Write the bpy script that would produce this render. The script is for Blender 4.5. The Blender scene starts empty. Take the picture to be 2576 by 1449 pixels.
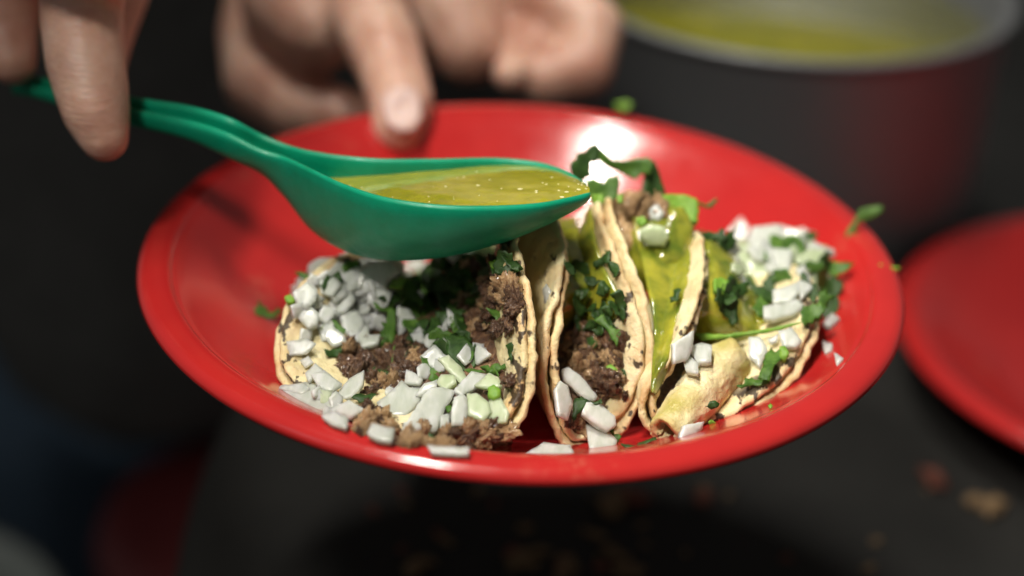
import bpy, math, random
import numpy as np
from mathutils import Vector, noise
from mathutils.bvhtree import BVHTree
from mathutils.geometry import delaunay_2d_cdt

random.seed(7); np.random.seed(7)
R = math.radians
SC = bpy.context.scene
COL = SC.collection
ZOFF = 89.0            # all shapes are written in cm around the plate centre; the table top (z=-14) stands 75 cm high
def W(p): return Vector((p[0]*.01, p[1]*.01, (p[2]+ZOFF)*.01))

# ------------------------------------------------------------------ camera
CC = np.array([-0.235, -40.147, 21.580])
CR = np.array([0.99861811, 0.02586789, 0.04574635])
CU = np.array([-0.05255355, 0.49153936, 0.86926819])
CF = np.array([0, 0.87047108, -0.49221956]); FP = 4293.33
cd = bpy.data.cameras.new("camera"); cam = bpy.data.objects.new("camera", cd); COL.objects.link(cam)
from mathutils import Matrix
cam.matrix_world = Matrix.Translation(W(CC)) @ Matrix((CR, CU, -CF)).transposed().to_4x4()
cd.sensor_width = 36; cd.lens = 60; cd.clip_start = .01; cd.clip_end = 50
cd.dof.use_dof = True; cd.dof.focus_distance = .403; cd.dof.aperture_fstop = 4.2; cd.dof.aperture_blades = 0
SC.camera = cam

# ------------------------------------------------------------------ world, lamps, exposure
wd = bpy.data.worlds.new("World"); SC.world = wd; wd.use_nodes = True
wd.node_tree.nodes["Background"].inputs[0].default_value = (.105, .102, .097, 1)
wd.node_tree.nodes["Background"].inputs[1].default_value = 1.0
def area(name, loc, target, sx, sy, power, col, spread=180):
    l = bpy.data.lights.new(name, 'AREA'); l.shape = 'RECTANGLE'; l.size = sx*.01; l.size_y = sy*.01
    l.energy = power; l.color = col; l.spread = R(spread)
    o = bpy.data.objects.new(name, l); COL.objects.link(o); o.location = W(loc)
    o.rotation_euler = (W(target)-W(loc)).to_track_quat('-Z', 'Y').to_euler(); return o
area("stall_tube_lamp", (-18, 5, 90), (4, 2, 0), 34, 4, .38, (1.0, .955, .86), 35)
area("stall_front_lamp", (-26, -44, 76), (6, -3, 0), 16, 10, .245, (1.0, .945, .85), 33)
area("pot_fill_light", (10, 46, 85), (14, 42, -5), 30, 10, .15, (1.0, .96, .88), 28)  # added light that brightens the pot salsa; not a lamp of the stall
area("left_fill_light", (-75, -45, 55), (8, 10, -3), 30, 40, .22, (.85, .93, 1.0))  # added fill from the front left, also for a streak on the pot
SC.view_settings.view_transform = 'Standard'; SC.view_settings.look = 'None'
SC.view_settings.exposure = 0; SC.view_settings.gamma = 1
SC.cycles.use_denoising = True
SC.cycles.max_bounces = 8

# ------------------------------------------------------------------ materials
def newmat(name, base=(.5, .5, .5), rough=.5, sss=0, sssr=(.3, .2, .1), sscale=.003, spec=.5, coat=0, trans=0, metal=0, ior=None):
    m = bpy.data.materials.new(name); m.use_nodes = True
    b = m.node_tree.nodes["Principled BSDF"]
    b.inputs["Base Color"].default_value = (*base, 1); b.inputs["Roughness"].default_value = rough
    b.inputs["Subsurface Weight"].default_value = sss; b.inputs["Subsurface Radius"].default_value = sssr
    b.inputs["Subsurface Scale"].default_value = sscale; b.inputs["Specular IOR Level"].default_value = spec
    b.inputs["Coat Weight"].default_value = coat; b.inputs["Coat Roughness"].default_value = .08
    b.inputs["Transmission Weight"].default_value = trans; b.inputs["Metallic"].default_value = metal
    if ior: b.inputs["IOR"].default_value = ior
    return m
class N:
    def __init__(s, m): s.t = m.node_tree; s.b = s.t.nodes["Principled BSDF"]
    def n(s, typ, **kw):
        x = s.t.nodes.new(typ)
        for k, v in kw.items():
            if hasattr(x, k): setattr(x, k, v)
            else: x.inputs[k.replace("_", " ")].default_value = v
        return x
    def l(s, a, b): s.t.links.new(a, b)
    def co(s): return s.n("ShaderNodeTexCoord").outputs["Object"]
    def noise(s, scale, detail=4, rough=.6, co=None, **kw):
        x = s.n("ShaderNodeTexNoise"); x.inputs["Scale"].default_value = scale; x.inputs["Detail"].default_value = detail
        x.inputs["Roughness"].default_value = rough
        s.l(co or s.co(), x.inputs["Vector"]); return x.outputs[0]
    def ramp(s, fac, stops):
        r = s.n("ShaderNodeValToRGB"); e = r.color_ramp.elements
        while len(e) < len(stops): e.new(.5)
        for el, (p, c) in zip(e, stops):
            el.position = p; el.color = (*c, 1) if len(c) == 3 else c
        s.l(fac, r.inputs[0]); return r.outputs[0]
    def mix(s, fac, a, b, typ='MIX'):
        x = s.n("ShaderNodeMix"); x.data_type = 'RGBA'; x.blend_type = typ
        if isinstance(fac, (int, float)): x.inputs[0].default_value = fac
        else: s.l(fac, x.inputs[0])
        for v, i in ((a, 6), (b, 7)):
            if isinstance(v, tuple): x.inputs[i].default_value = (*v, 1)
            else: s.l(v, x.inputs[i])
        return x.outputs[2]
    def math(s, op, a, b=0.0):
        x = s.n("ShaderNodeMath", operation=op)
        for v, i in ((a, 0), (b, 1)):
            if isinstance(v, (int, float)): x.inputs[i].default_value = v
            else: s.l(v, x.inputs[i])
        return x.outputs[0]
    def bump(s, h, strength=.3, dist=.0005):
        b = s.n("ShaderNodeBump"); b.inputs["Strength"].default_value = strength; b.inputs["Distance"].default_value = dist
        s.l(h, b.inputs["Height"]); s.l(b.outputs[0], s.b.inputs["Normal"])
    def col(s, c): s.l(c, s.b.inputs["Base Color"])
    def rough(s, c): s.l(c, s.b.inputs["Roughness"])
BK = (0, 0, 0); WH = (1, 1, 1)

def tortilla_mat(name, seed, stain=0, char=.66, m0=.55, m1=.85):
    m = newmat(name, rough=.55, sss=.25, sssr=(.4, .32, .18), sscale=.003); q = N(m)
    mp = q.n("ShaderNodeMapping"); q.l(q.co(), mp.inputs[0]); mp.inputs["Location"].default_value = (seed, seed*.3, 0)
    co = mp.outputs[0]
    base = q.ramp(q.noise(90, 5, .65, co), [(.3, (.68, .54, .27)), (.5, (.79, .68, .39)), (.7, (.86, .78, .52))])
    fr = q.ramp(q.noise(700, 3, .7, co), [(.62, BK), (.72, WH)])
    base = q.mix(q.math('MULTIPLY', fr, .45), base, (.36, .22, .09))
    at = q.n("ShaderNodeAttribute", attribute_name="rim").outputs["Fac"]
    tn = q.math('MULTIPLY', q.ramp(at, [(.86, BK), (1, WH)]), q.ramp(q.noise(130, 3, .5, co), [(.38, BK), (.62, WH)]))
    base = q.mix(q.math('MULTIPLY', tn, .5), base, (.55, .25, .08))
    mp2 = q.n("ShaderNodeMapping"); q.l(co, mp2.inputs[0]); mp2.inputs["Scale"].default_value = (1, .45, 1)
    ch = q.ramp(q.noise(210 if m1 < .9 else 330, 3, .55, mp2.outputs[0]), [(char-.02, BK), (char+.015, WH)])
    ch = q.math('MULTIPLY', ch, q.ramp(at, [(m0, (.05, .05, .05)), (m1, WH)]))
    base = q.mix(q.math('MULTIPLY', ch, .93), base, (.030, .016, .010))
    if stain:
        st = q.ramp(q.noise(60, 2, .5, co), [(.42, BK), (.6, WH)])
        base = q.mix(q.math('MULTIPLY', st, stain), base, (.42, .36, .05))
    q.col(base)
    q.bump(q.math('ADD', q.noise(260, 5, .6, co), q.math('MULTIPLY', q.noise(900, 3, .6, co), .4)), .75, .0011)
    q.rough(q.ramp(q.noise(150, 3, .5, co), [(.35, (.35,)*3), (.65, (.7,)*3)]))
    return m
TORT = [tortilla_mat("tortilla_a", 0, char=.655), tortilla_mat("tortilla_b", 3.3, char=.645), tortilla_mat("tortilla_stained", 7.1, .8), tortilla_mat("tortilla_charred_rim", 5.2, 0, .54, .84, .93)]

def plate_mat():
    m = newmat("red_melamine", (.50, .02, .018), .22, spec=.5, coat=.25); q = N(m)
    q.col(q.ramp(q.noise(25, 3), [(.3, (.43, .017, .018)), (.7, (.52, .022, .020))]))
    sm = q.math('MULTIPLY', q.ramp(q.noise(38, 4, .65), [(.60, BK), (.72, WH)]), q.ramp(q.noise(420, 4, .7), [(.4, BK), (.7, WH)]))
    q.col(q.mix(q.math('MULTIPLY', sm, .35), q.ramp(q.noise(25, 3), [(.3, (.43, .017, .018)), (.7, (.52, .022, .020))]), (.55, .22, .13)))
    q.rough(q.ramp(q.noise(60, 5, .7), [(.3, (.11,)*3), (.75, (.24,)*3)]))
    mp = q.n("ShaderNodeMapping"); q.l(q.co(), mp.inputs[0]); mp.inputs["Scale"].default_value = (1, 8, 1); mp.inputs["Rotation"].default_value = (0, 0, .7)
    q.bump(q.noise(220, 4, .7, mp.outputs[0]), .12, .0002); return m
PLATE = plate_mat()
def onion_mat(name, c1, c2, sss=.75):
    m = newmat(name, c1, .3, sss=sss, sssr=(.9, .9, .75), sscale=.0035, coat=.4); q = N(m)
    oi = q.n("ShaderNodeObjectInfo").outputs["Random"]
    mp = q.n("ShaderNodeMapping"); q.l(q.co(), mp.inputs[0]); mp.inputs["Scale"].default_value = (1, .25, 1); mp.inputs["Rotation"].default_value = (0, 0, .5)
    c = q.ramp(q.noise(520, 3, .5, mp.outputs[0]), [(.3, c2), (.65, c1)])
    c = q.mix(q.math('MULTIPLY', q.ramp(q.noise(130, 2, .5), [(.45, BK), (.6, WH)]), .7), c, c2)
    q.col(q.mix(q.math('MULTIPLY', oi, .35), c, c2))
    q.bump(q.math("ADD", q.noise(600, 3, .6, mp.outputs[0]), q.math("MULTIPLY", q.noise(200, 2, .5), 1.0)), .22, .0005)
    tr = q.n("ShaderNodeBsdfTranslucent"); tr.inputs["Color"].default_value = (*c1, 1); mx = q.n("ShaderNodeMixShader"); mx.inputs[0].default_value = .2
    out = q.t.nodes["Material Output"]; q.l(q.b.outputs[0], mx.inputs[1]); q.l(tr.outputs[0], mx.inputs[2]); q.l(mx.outputs[0], out.inputs["Surface"]); return m
ONION = onion_mat("raw_onion", (.86, .865, .83), (.56, .60, .52))
ONIONG = onion_mat("green_tinged_onion", (.70, .76, .54), (.52, .62, .38))
def leaf_mat(name, a, b):
    m = newmat(name, a, .5, sss=.15, sssr=(.3, .6, .1), sscale=.001, spec=.35); q = N(m)
    oi = q.n("ShaderNodeObjectInfo").outputs["Random"]
    c = q.ramp(q.noise(350, 4, .6), [(.35, a), (.7, b)])
    q.col(q.mix(q.math('MULTIPLY', oi, .4), c, a)); q.bump(q.noise(900, 3, .6), .5, .0003); return m
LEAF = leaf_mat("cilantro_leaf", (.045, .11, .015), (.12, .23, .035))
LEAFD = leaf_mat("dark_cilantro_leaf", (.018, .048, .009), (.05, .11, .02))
LEAFL = leaf_mat("light_cilantro_stem", (.14, .30, .03), (.28, .45, .06))
def meat_mat(name, a, b, c):
    m = newmat(name, a, .3, coat=.45); q = N(m)
    oi = q.n("ShaderNodeObjectInfo").outputs["Random"]
    k = q.ramp(q.noise(330, 6, .75), [(.36, a), (.5, b), (.62, c)])
    q.col(q.mix(q.math('MULTIPLY', oi, .45), k, a)); q.bump(q.noise(800, 5, .7), .9, .0009); return m
MEAT = meat_mat("browned_meat", (.05, .020, .011), (.16, .075, .038), (.42, .25, .13))
MEATL = meat_mat("pale_browned_meat", (.30, .15, .07), (.60, .37, .17), (.82, .60, .34))
def salsa_mat(name, a, b, tr=.0):
    m = newmat(name, a, .07, sss=.35, sssr=(.5, .45, .05), sscale=.004, coat=1, trans=tr); q = N(m)
    q.col(q.mix(.35, q.ramp(q.noise(60, 3, .6), [(.36, a), (.6, b)]), q.ramp(q.noise(220, 4, .65), [(.4, a), (.6, b)]))); q.bump(q.noise(110, 3, .5), .35, .0009); return m
SALSA = salsa_mat("green_salsa", (.27, .27, .02), (.38, .35, .03))
SALSAP = salsa_mat("poured_salsa", (.10, .15, .014), (.43, .40, .04))
def spoon_mat():
    m = newmat("teal_plastic", (.0, .30, .19), .30, sss=.04, sssr=(.1, .6, .4), sscale=.002, spec=.4); q = N(m)
    q.col(q.ramp(q.noise(70, 5, .7), [(.3, (.0, .24, .12)), (.7, (.002, .31, .175))]))
    q.rough(q.ramp(q.noise(300, 4, .7), [(.35, (.34,)*3), (.7, (.55,)*3)]))
    q.bump(q.noise(500, 4, .7), .15, .0003); return m
SPOON = spoon_mat()
def skin_mat():
    m = newmat("skin", (.5, .28, .18), .42, sss=.35, sssr=(1, .35, .15), sscale=.006); q = N(m)
    q.col(q.ramp(q.noise(45, 4, .6), [(.3, (.50, .24, .17)), (.55, (.68, .41, .31)), (.75, (.80, .56, .44))]))
    mp = q.n("ShaderNodeMapping"); q.l(q.co(), mp.inputs[0]); mp.inputs["Scale"].default_value = (.4, 1, 2)
    q.bump(q.math("ADD", q.noise(350, 4, .6, mp.outputs[0]), q.math("MULTIPLY", q.noise(110, 3, .6, mp.outputs[0]), .8)), .4, .0010); return m
SKIN = skin_mat(); NAIL = newmat("fingernail", (.72, .51, .46), .45, sss=.3)
def dark_mat(name, a, b, sc, rough):
    m = newmat(name, a, rough); q = N(m); q.col(q.ramp(q.noise(sc, 5, .65), [(.35, a), (.7, b)])); q.bump(q.noise(sc*4, 4, .6), .3, .001); return m
TABLE = dark_mat("dark_greasy_table", (.009, .009, .008), (.016, .0155, .014), 22, .7); TABLE.node_tree.nodes["Principled BSDF"].inputs["Specular IOR Level"].default_value = .35
FLOOR = dark_mat("dark_pavement", (.07, .068, .06), (.10, .098, .09), 4, .8)
SHIRT = dark_mat("charcoal_cloth", (.09, .088, .083), (.13, .128, .12), 60, .9)
DENIM = dark_mat("navy_cloth", (.13, .21, .30), (.17, .26, .37), 60, .9)
STOOL = dark_mat("maroon_plastic", (.15, .020, .022), (.19, .03, .03), 10, .5)
GREY = dark_mat("grey_plastic", (.5, .56, .5), (.62, .66, .62), 10, .5)
STEEL = newmat("brushed_steel", (.28, .29, .30), .5, metal=.4); q = N(STEEL)
q.rough(q.ramp(q.noise(30, 4), [(.3, (.42,)*3), (.7, (.58,)*3)]))
CRUMB = dark_mat("stale_crumb", (.10, .06, .03), (.30, .19, .09), 300, .7)
CRUMBR = dark_mat("chilli_crumb", (.12, .03, .02), (.22, .07, .04), 300, .7)

# ------------------------------------------------------------------ object helpers
def tag(o, label=None, cat=None, group=None, kind=None):
    if label: o['label'] = label
    if cat: o['category'] = cat
    if group: o['group'] = group
    if kind: o['kind'] = kind
    return o
def empty(name, loc, label, cat, group=None):
    o = bpy.data.objects.new(name, None); o.empty_display_size = .01; COL.objects.link(o); o.location = W(loc)
    bpy.context.view_layer.update(); return tag(o, label, cat, group)
def mesh_data(name, V, F, mat, smooth=True, org=(0, 0, 0)):
    me = bpy.data.meshes.new(name); V = np.asarray(V, float)
    me.from_pydata(((V-np.asarray(org))*.01).tolist(), [], [tuple(map(int, f)) for f in F])
    if smooth: me.polygons.foreach_set("use_smooth", [True]*len(me.polygons))
    for m in (mat if isinstance(mat, (list, tuple)) else [mat]): me.materials.append(m)
    return me
def obj(name, V, F, mat, parent=None, smooth=True, org=None):
    """one mesh object; V in cm; its origin is put at org (default: centre of its base)"""
    V = np.asarray(V, float)
    if org is None: org = np.array([*(V[:, :2].min(0)+V[:, :2].max(0))/2, V[:, 2].min()])
    me = mesh_data(name, V, F, mat, smooth, org)
    o = bpy.data.objects.new(name, me); COL.objects.link(o)
    if parent is None: o.location = W(org)
    else:
        o.parent = parent; o.location = W(org)-parent.matrix_world.translation
    bpy.context.view_layer.update() if parent is None else None
    return o
def fix_normals(o):
    import bmesh
    b = bmesh.new(); b.from_mesh(o.data); bmesh.ops.recalc_face_normals(b, faces=b.faces); b.to_mesh(o.data); b.free(); return o
def grid_faces(n, m, off=0, closej=False):
    F = []
    for i in range(n-1):
        for j in range(m if closej else m-1):
            k = (j+1) % m; F.append((off+i*m+j, off+i*m+k, off+(i+1)*m+k, off+(i+1)*m+j))
    return F
def lathe(prof, n=96, c=(0, 0)):
    a = np.linspace(0, 2*np.pi, n, endpoint=False); V = []
    for r, z in prof: V += [(c[0]+r*math.cos(t), c[1]+r*math.sin(t), z) for t in a]
    return np.array(V), grid_faces(len(prof), n, 0, True)
def unproj(px, d): return CC+(CF+CR*(px[0]-1288)/FP-CU*(px[1]-724.5)/FP)*d
def rdir(px): return CF+CR*(px[0]-1288)/FP-CU*(px[1]-724.5)/FP
def on_z(px, z):
    d = rdir(px); return CC+d*(z-CC[2])/d[2]
def projv(X):
    d = np.asarray(X)-CC; z = d@CF; return 1288+FP*(d@CR)/z, 724.5-FP*(d@CU)/z
def nz(p, s=1., k=0): return noise.noise(Vector((p[0]*s+k, p[1]*s-k, p[2]*s+2*k)))
def catmull(pts, n):
    P = np.array(pts, float); P = np.vstack([2*P[0]-P[1], P, 2*P[-1]-P[-2]]); out = []
    m = len(P)-3
    for x in np.linspace(0, m, n):
        i = min(int(x), m-1); t = x-i; a, b, c, d = P[i:i+4]
        out.append(.5*((2*b)+(-a+c)*t+(2*a-5*b+4*c-d)*t*t+(-a+3*b-3*c+d)*t**3))
    return np.array(out)
SURF_V, SURF_F = [], []
def solid(V, F):
    o = sum(len(v) for v in SURF_V); SURF_V.append(np.asarray(V)); SURF_F.extend([tuple(o+i for i in f) for f in F])

# ------------------------------------------------------------------ setting
s = 400
V = [(-s, -s, -ZOFF), (s, -s, -ZOFF), (s, s, -ZOFF), (-s, s, -ZOFF)]
tag(obj("ground", V, [(0, 1, 2, 3)], FLOOR), kind='structure', label="dark pavement under the stall")

tb = empty("round_table", (34, 8, -ZOFF), "dark greasy round table with scattered crumbs beneath the held plate", "table")
V, F = lathe([(.01, -14), (43.5, -14), (44.6, -14.2), (45, -14.8), (45, -16.5), (44.3, -17), (.01, -17)], 128, (34, 8)); obj("tabletop", V, F, TABLE, tb)
V, F = lathe([(.01, -17.05), (5, -17.05), (4, -22), (4, -80), (20, -86), (20, -ZOFF), (.01, -ZOFF)], 48, (34, 8)); obj("pedestal", V, F, TABLE, tb)

# ------------------------------------------------------------------ plate
PR = [0, 3.5, 4.8, 5.8, 6.8, 7.8, 8.6, 9.05, 9.2, 9.3]
PZ = [-2.4, -2.4, -2.34, -2.12, -1.66, -1.06, -.5, -.2, -.14, -.04]
def plate_z(r): return float(np.interp(r, PR, PZ))
prof = [(.01, -2.4)]+[(r, plate_z(r)) for r in np.linspace(.8, 9.05, 34)]+[(9.15, -.15), (9.2, -.145), (9.24, -.07), (9.32, -.02), (9.5, 0), (9.8, 0), (9.98, -.05), (10.08, -.15), (10.11, -.26), (10.06, -.36), (9.94, -.41), (9.7, -.38),
        (9.3, -.5), (8.6, -.88), (7.8, -1.42), (6.8, -1.98), (5.9, -2.38), (5.5, -2.5), (5.45, -2.8), (5.2, -2.85), (5.1, -2.72), (4.8, -2.7), (.01, -2.7)]
plate_V, plate_F = lathe(prof, 192)
pl = empty("plate", (0, 0, -2.85), "round red melamine plate held out with three tacos on it", "plate")
obj("dish", plate_V, plate_F, PLATE, pl); solid(plate_V, plate_F)

def red_plate_far():
    c = (25.2, 16.3); k = 1.05; zb = -14-(-2.85)*k
    V, F = lathe([(r*k, zb+z*k) for r, z in prof], 128, c)
    p = empty("plate", (c[0], c[1], -14), "second red plate lying empty on the dark table at right", "plate"); obj("dish", V, F, PLATE, p)
red_plate_far()

# ------------------------------------------------------------------ tacos
TP = {1: [-1.733, -3.543, -1.724, -0.176, -0.173, 4.483, 1.794, 1.428, -0.226, -0.547, -0.016, 3.017, 0.458, 1.099, 0.995, -0.001],
      2: [0.32, -1.596, -2.059, -0.324, 0.007, 4.713, 1.093, 1.226, -0.406, -0.818, 0.009, 1.139, 1.506, -0.107, -0.459, 0.199],
      3: [3.717, -1.666, -1.939, -0.02, -0.051, 4.393, 0.765, 0.585, 0.052, -0.241, -0.047, 2.024, 2.198, 0.019, 0.215, 0.054]}
QQ = (np.arange(16)+.5)/16
def tpt(k, s, t):
    p = TP[k]; Rt = p[5]; sg = 1 if t >= 0 else -1
    L, A0, A1, A2, kk = p[6:11] if sg > 0 else p[11:16]
    A = A0+A1*s/Rt+A2*(s/Rt)**2; t = abs(t); tt = t*QQ
    ang = A*np.clip(tt/L, 0, 1)+kk*np.maximum(tt-L, 0)
    dx = np.cos(ang).mean()*t; dz = np.sin(ang).mean()*t
    yaw, pit = p[3], p[4]
    ax = np.array([math.sin(yaw)*math.cos(pit), math.cos(yaw)*math.cos(pit), math.sin(pit)])
    lat = np.array([math.cos(yaw), -math.sin(yaw), 0]); up = np.cross(lat, ax)
    return np.array(p[:3])+s*ax+sg*dx*lat+dz*up
def tortilla(k, i0, i1, name, mat, parent, rot=0, rs=1., seed=0, squash=0):
    """disc bent into taco k, lying between inward offsets i0..i1 (cm) from its outer surface"""
    Rt = TP[k][5]; nr, na = 52, 300; P = np.zeros((nr, na, 3))
    for i in range(nr):
        rho = (i+.02)/(nr-1)
        for j in range(na):
            a = 2*math.pi*j/na
            rr = Rt*rs*rho*(1+rho*.018*nz((math.cos(a)*3, math.sin(a)*3, seed), 1, 5)+rho**6*.013*nz((math.cos(a)*14, math.sin(a)*14, seed), 1, 9))
            P[i, j] = tpt(k, rr*math.cos(a+rot), rr*math.sin(a+rot))
    ds = np.gradient(P, axis=0); da = np.roll(P, -1, 1)-np.roll(P, 1, 1)
    n = np.cross(ds, da); n /= np.linalg.norm(n, axis=2, keepdims=True)+1e-9
    n[0] = n[2]; n[1] = n[2]
    if n[2, :, 2].mean() < 0: n = -n
    rim = np.linspace(0, 1, nr)
    def disp(layer):
        D = np.zeros((nr, na))
        for i in range(nr):
            for j in range(na):
                p = P[i, j]; D[i, j] = .05*nz(p, 1.8, seed)+.035*nz(p, 5, seed+layer)+.022*nz(p, 13, seed+layer)+.075*rim[i]**8*nz(p, 2.6, seed+4)+.03*rim[i]**12*nz(p, 6, seed+5)
        return D
    d0 = disp(0); d1 = disp(3)
    lay = []; lay.append(P+n*(i1+d1)[..., None]); lay.append(P+n*(i0+d0)[..., None])
    top, bot = lay
    V = np.concatenate([top.reshape(-1, 3), bot.reshape(-1, 3)]); F = grid_faces(nr, na, 0, True)
    F += [tuple(reversed(f)) for f in grid_faces(nr, na, nr*na, True)]
    # rounded rim
    e1 = top[-1]; e0 = bot[-1]; out = P[-1]-P[-3]; out /= np.linalg.norm(out, axis=1, keepdims=True)
    r1 = e1*.78+e0*.22+out*.07; r2 = e1*.3+e0*.7+out*.075
    b = len(V); V = np.concatenate([V, r1, r2]); T = (nr-1)*na; B = nr*na+(nr-1)*na
    for j in range(na):
        m = (j+1) % na
        F += [(T+j, T+m, b+m, b+j), (b+j, b+m, b+na+m, b+na+j), (b+na+j, b+na+m, B+m, B+j)]
    F.append(tuple(range(na-1, -1, -1))[::1]); F.append(tuple(nr*na+j for j in range(na)))
    o = obj(name, V, F, mat, parent)
    at = o.data.attributes.new("rim", 'FLOAT', 'POINT')
    vals = np.concatenate([np.repeat(rim, na), np.repeat(rim, na), np.ones(2*na)]); at.data.foreach_set("value", vals.astype(np.float32))
    solid(V, F); return o
TACO = {}
LAB = {1: "left taco lying wide open with onion and chopped meat", 2: "middle taco standing upright and narrow with salsa poured inside",
       3: "right taco open to the right with charred edge and curled tortilla"}
for k in (1, 2, 3):
    TACO[k] = empty("taco", TP[k][:3], LAB[k], "taco", "tacos on the red plate")
    tortilla(k, .0, .17, "tortilla", TORT[0], TACO[k], .02, 1., k*3)
    tortilla(k, .23, .42, "tortilla", TORT[1 if k == 2 else 3], TACO[k], -.05, .975 if k != 1 else .985, k*3+20)

def fill_mound(k, s0, s1, fl, fr, bulge, name, mat, parent, amp=.12, n=46, m=40, lift=.45, sag=None, seed=0):
    """heap between the two flaps of taco k: fl/fr give how far up each flap (share of its half width) the heap reaches"""
    Rt = TP[k][5]; top = np.zeros((n, m, 3)); bot = np.zeros((n, m, 3))
    for i in range(n):
        s = Rt*(s0+(s1-s0)*i/(n-1)); w = math.sqrt(max(Rt*Rt-s*s, .01))
        u = i/(n-1); L = tpt(k, s, -w*(fl(u) if callable(fl) else fl)); Rr = tpt(k, s, w*(fr(u) if callable(fr) else fr)); mid = tpt(k, s, 0)
        L = L*.94+mid*.06; Rr = Rr*.94+mid*.06
        for j in range(m):
            v = j/(m-1); c = L*(1-v)+Rr*v; e = math.sin(math.pi*v)
            low = (1-v)**2*L+2*v*(1-v)*mid+v*v*Rr
            bb = bulge(u) if callable(bulge) else bulge
            sg_ = (sag or 0)
            c = c*(1-sg_)+low*sg_
            h = bb*e+lift*e**.5*.5+amp*(nz(c, 1.6, seed)+(.6*nz(c, 4, seed+3)+.4*nz(c, 9, seed+6))*(.4 if "salsa" in name else 1))*min(1, e*3)
            top[i, j] = c+np.array([0, 0, h]); bot[i, j] = low*.9+c*.1-np.array([0, 0, .0])
            if bot[i, j][2] > top[i, j][2]-.02: bot[i, j] = top[i, j]-np.array([0, 0, .02])
    V = np.concatenate([top.reshape(-1, 3), bot.reshape(-1, 3)]); F = grid_faces(n, m)+[tuple(reversed(f)) for f in grid_faces(n, m, n*m)]
    N_ = n*m
    for i in range(n-1):
        for j in (0, m-1): F.append((i*m+j, (i+1)*m+j, N_+(i+1)*m+j, N_+i*m+j))
    for j in range(m-1):
        for i in (0, n-1): F.append((i*m+j, i*m+j+1, N_+i*m+j+1, N_+i*m+j))
    o = fix_normals(obj(name, V, F, mat, parent)); solid(V, F); return o
fill_mound(1, -.97, .95, .62, .62, .15, "meat_filling", MEAT, TACO[1], .16, lift=.4, sag=.55, seed=1)['kind'] = 'stuff'
fill_mound(2, -.93, .9, .55, .55, .1, "meat_filling", MEAT, TACO[2], .14, lift=.3, sag=.25, seed=2)['kind'] = 'stuff'
fill_mound(3, -.9, .95, .55, .6, .2, "meat_filling", MEAT, TACO[3], .14, lift=.3, sag=.5, seed=3)['kind'] = 'stuff'

# curled inner tortilla at the front of the right taco
def curl():
    a = on_z((1672, 1085), -1.05); b = on_z((1822, 905), -.55)
    n, m = 46, 60; P = np.zeros((n, m, 3)); ax = (b-a)/np.linalg.norm(b-a)
    e1 = np.cross(ax, [0, 0, 1]); e1 /= np.linalg.norm(e1); e2 = np.cross(e1, ax)
    for i in range(n):
        u = i/(n-1); c = a+(b-a)*u; r = .36+.50*u**.8-.12*u**3
        a0, a1 = R(-150)+R(30)*u, R(235)-R(150)*u**1.3
        for j in range(m):
            v = j/(m-1); t = a0+(a1-a0)*v; rr = r*(1.0-.28*v)*(1+.05*nz((u*3, v*3, 1), 1, 3)); sh = .10*nz((v*5, 0, 2), 1)+.35*u*(v-.5)
            q_ = c+e1*rr*math.cos(t)+e2*rr*math.sin(t)+ax*sh; P[i, j] = q_
    g = np.cross(np.gradient(P, axis=0), np.gradient(P, axis=1)); g /= np.linalg.norm(g, axis=2, keepdims=True)
    D = np.array([[.06*nz(P[i, j], 2.5)+.035*nz(P[i, j], 8)+.015*nz(P[i, j], 15) for j in range(m)] for i in range(n)])[..., None]
    A = P+g*(.08+D); B = P-g*(.08-D)
    V = np.concatenate([A.reshape(-1, 3), B.reshape(-1, 3)]); F = grid_faces(n, m)+[tuple(reversed(f)) for f in grid_faces(n, m, n*m)]; K = n*m
    for i in range(n-1):
        for j in (0, m-1): F.append((i*m+j, (i+1)*m+j, K+(i+1)*m+j, K+i*m+j))
    for j in range(m-1):
        for i in (0, n-1): F.append((i*m+j, i*m+j+1, K+i*m+j+1, K+i*m+j))
    o = fix_normals(obj("tortilla", V, F, TORT[2], TACO[3])); tag(o, "inner tortilla curled over at the front of the right taco"); solid(V, F)
    at = o.data.attributes.new("rim", 'FLOAT', 'POINT'); u = np.repeat(np.linspace(0, 1, n), m); vals = np.where(u < .06, .97, .3+.5*u)
    at.data.foreach_set("value", np.concatenate([vals, vals]).astype(np.float32))
curl()

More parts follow.
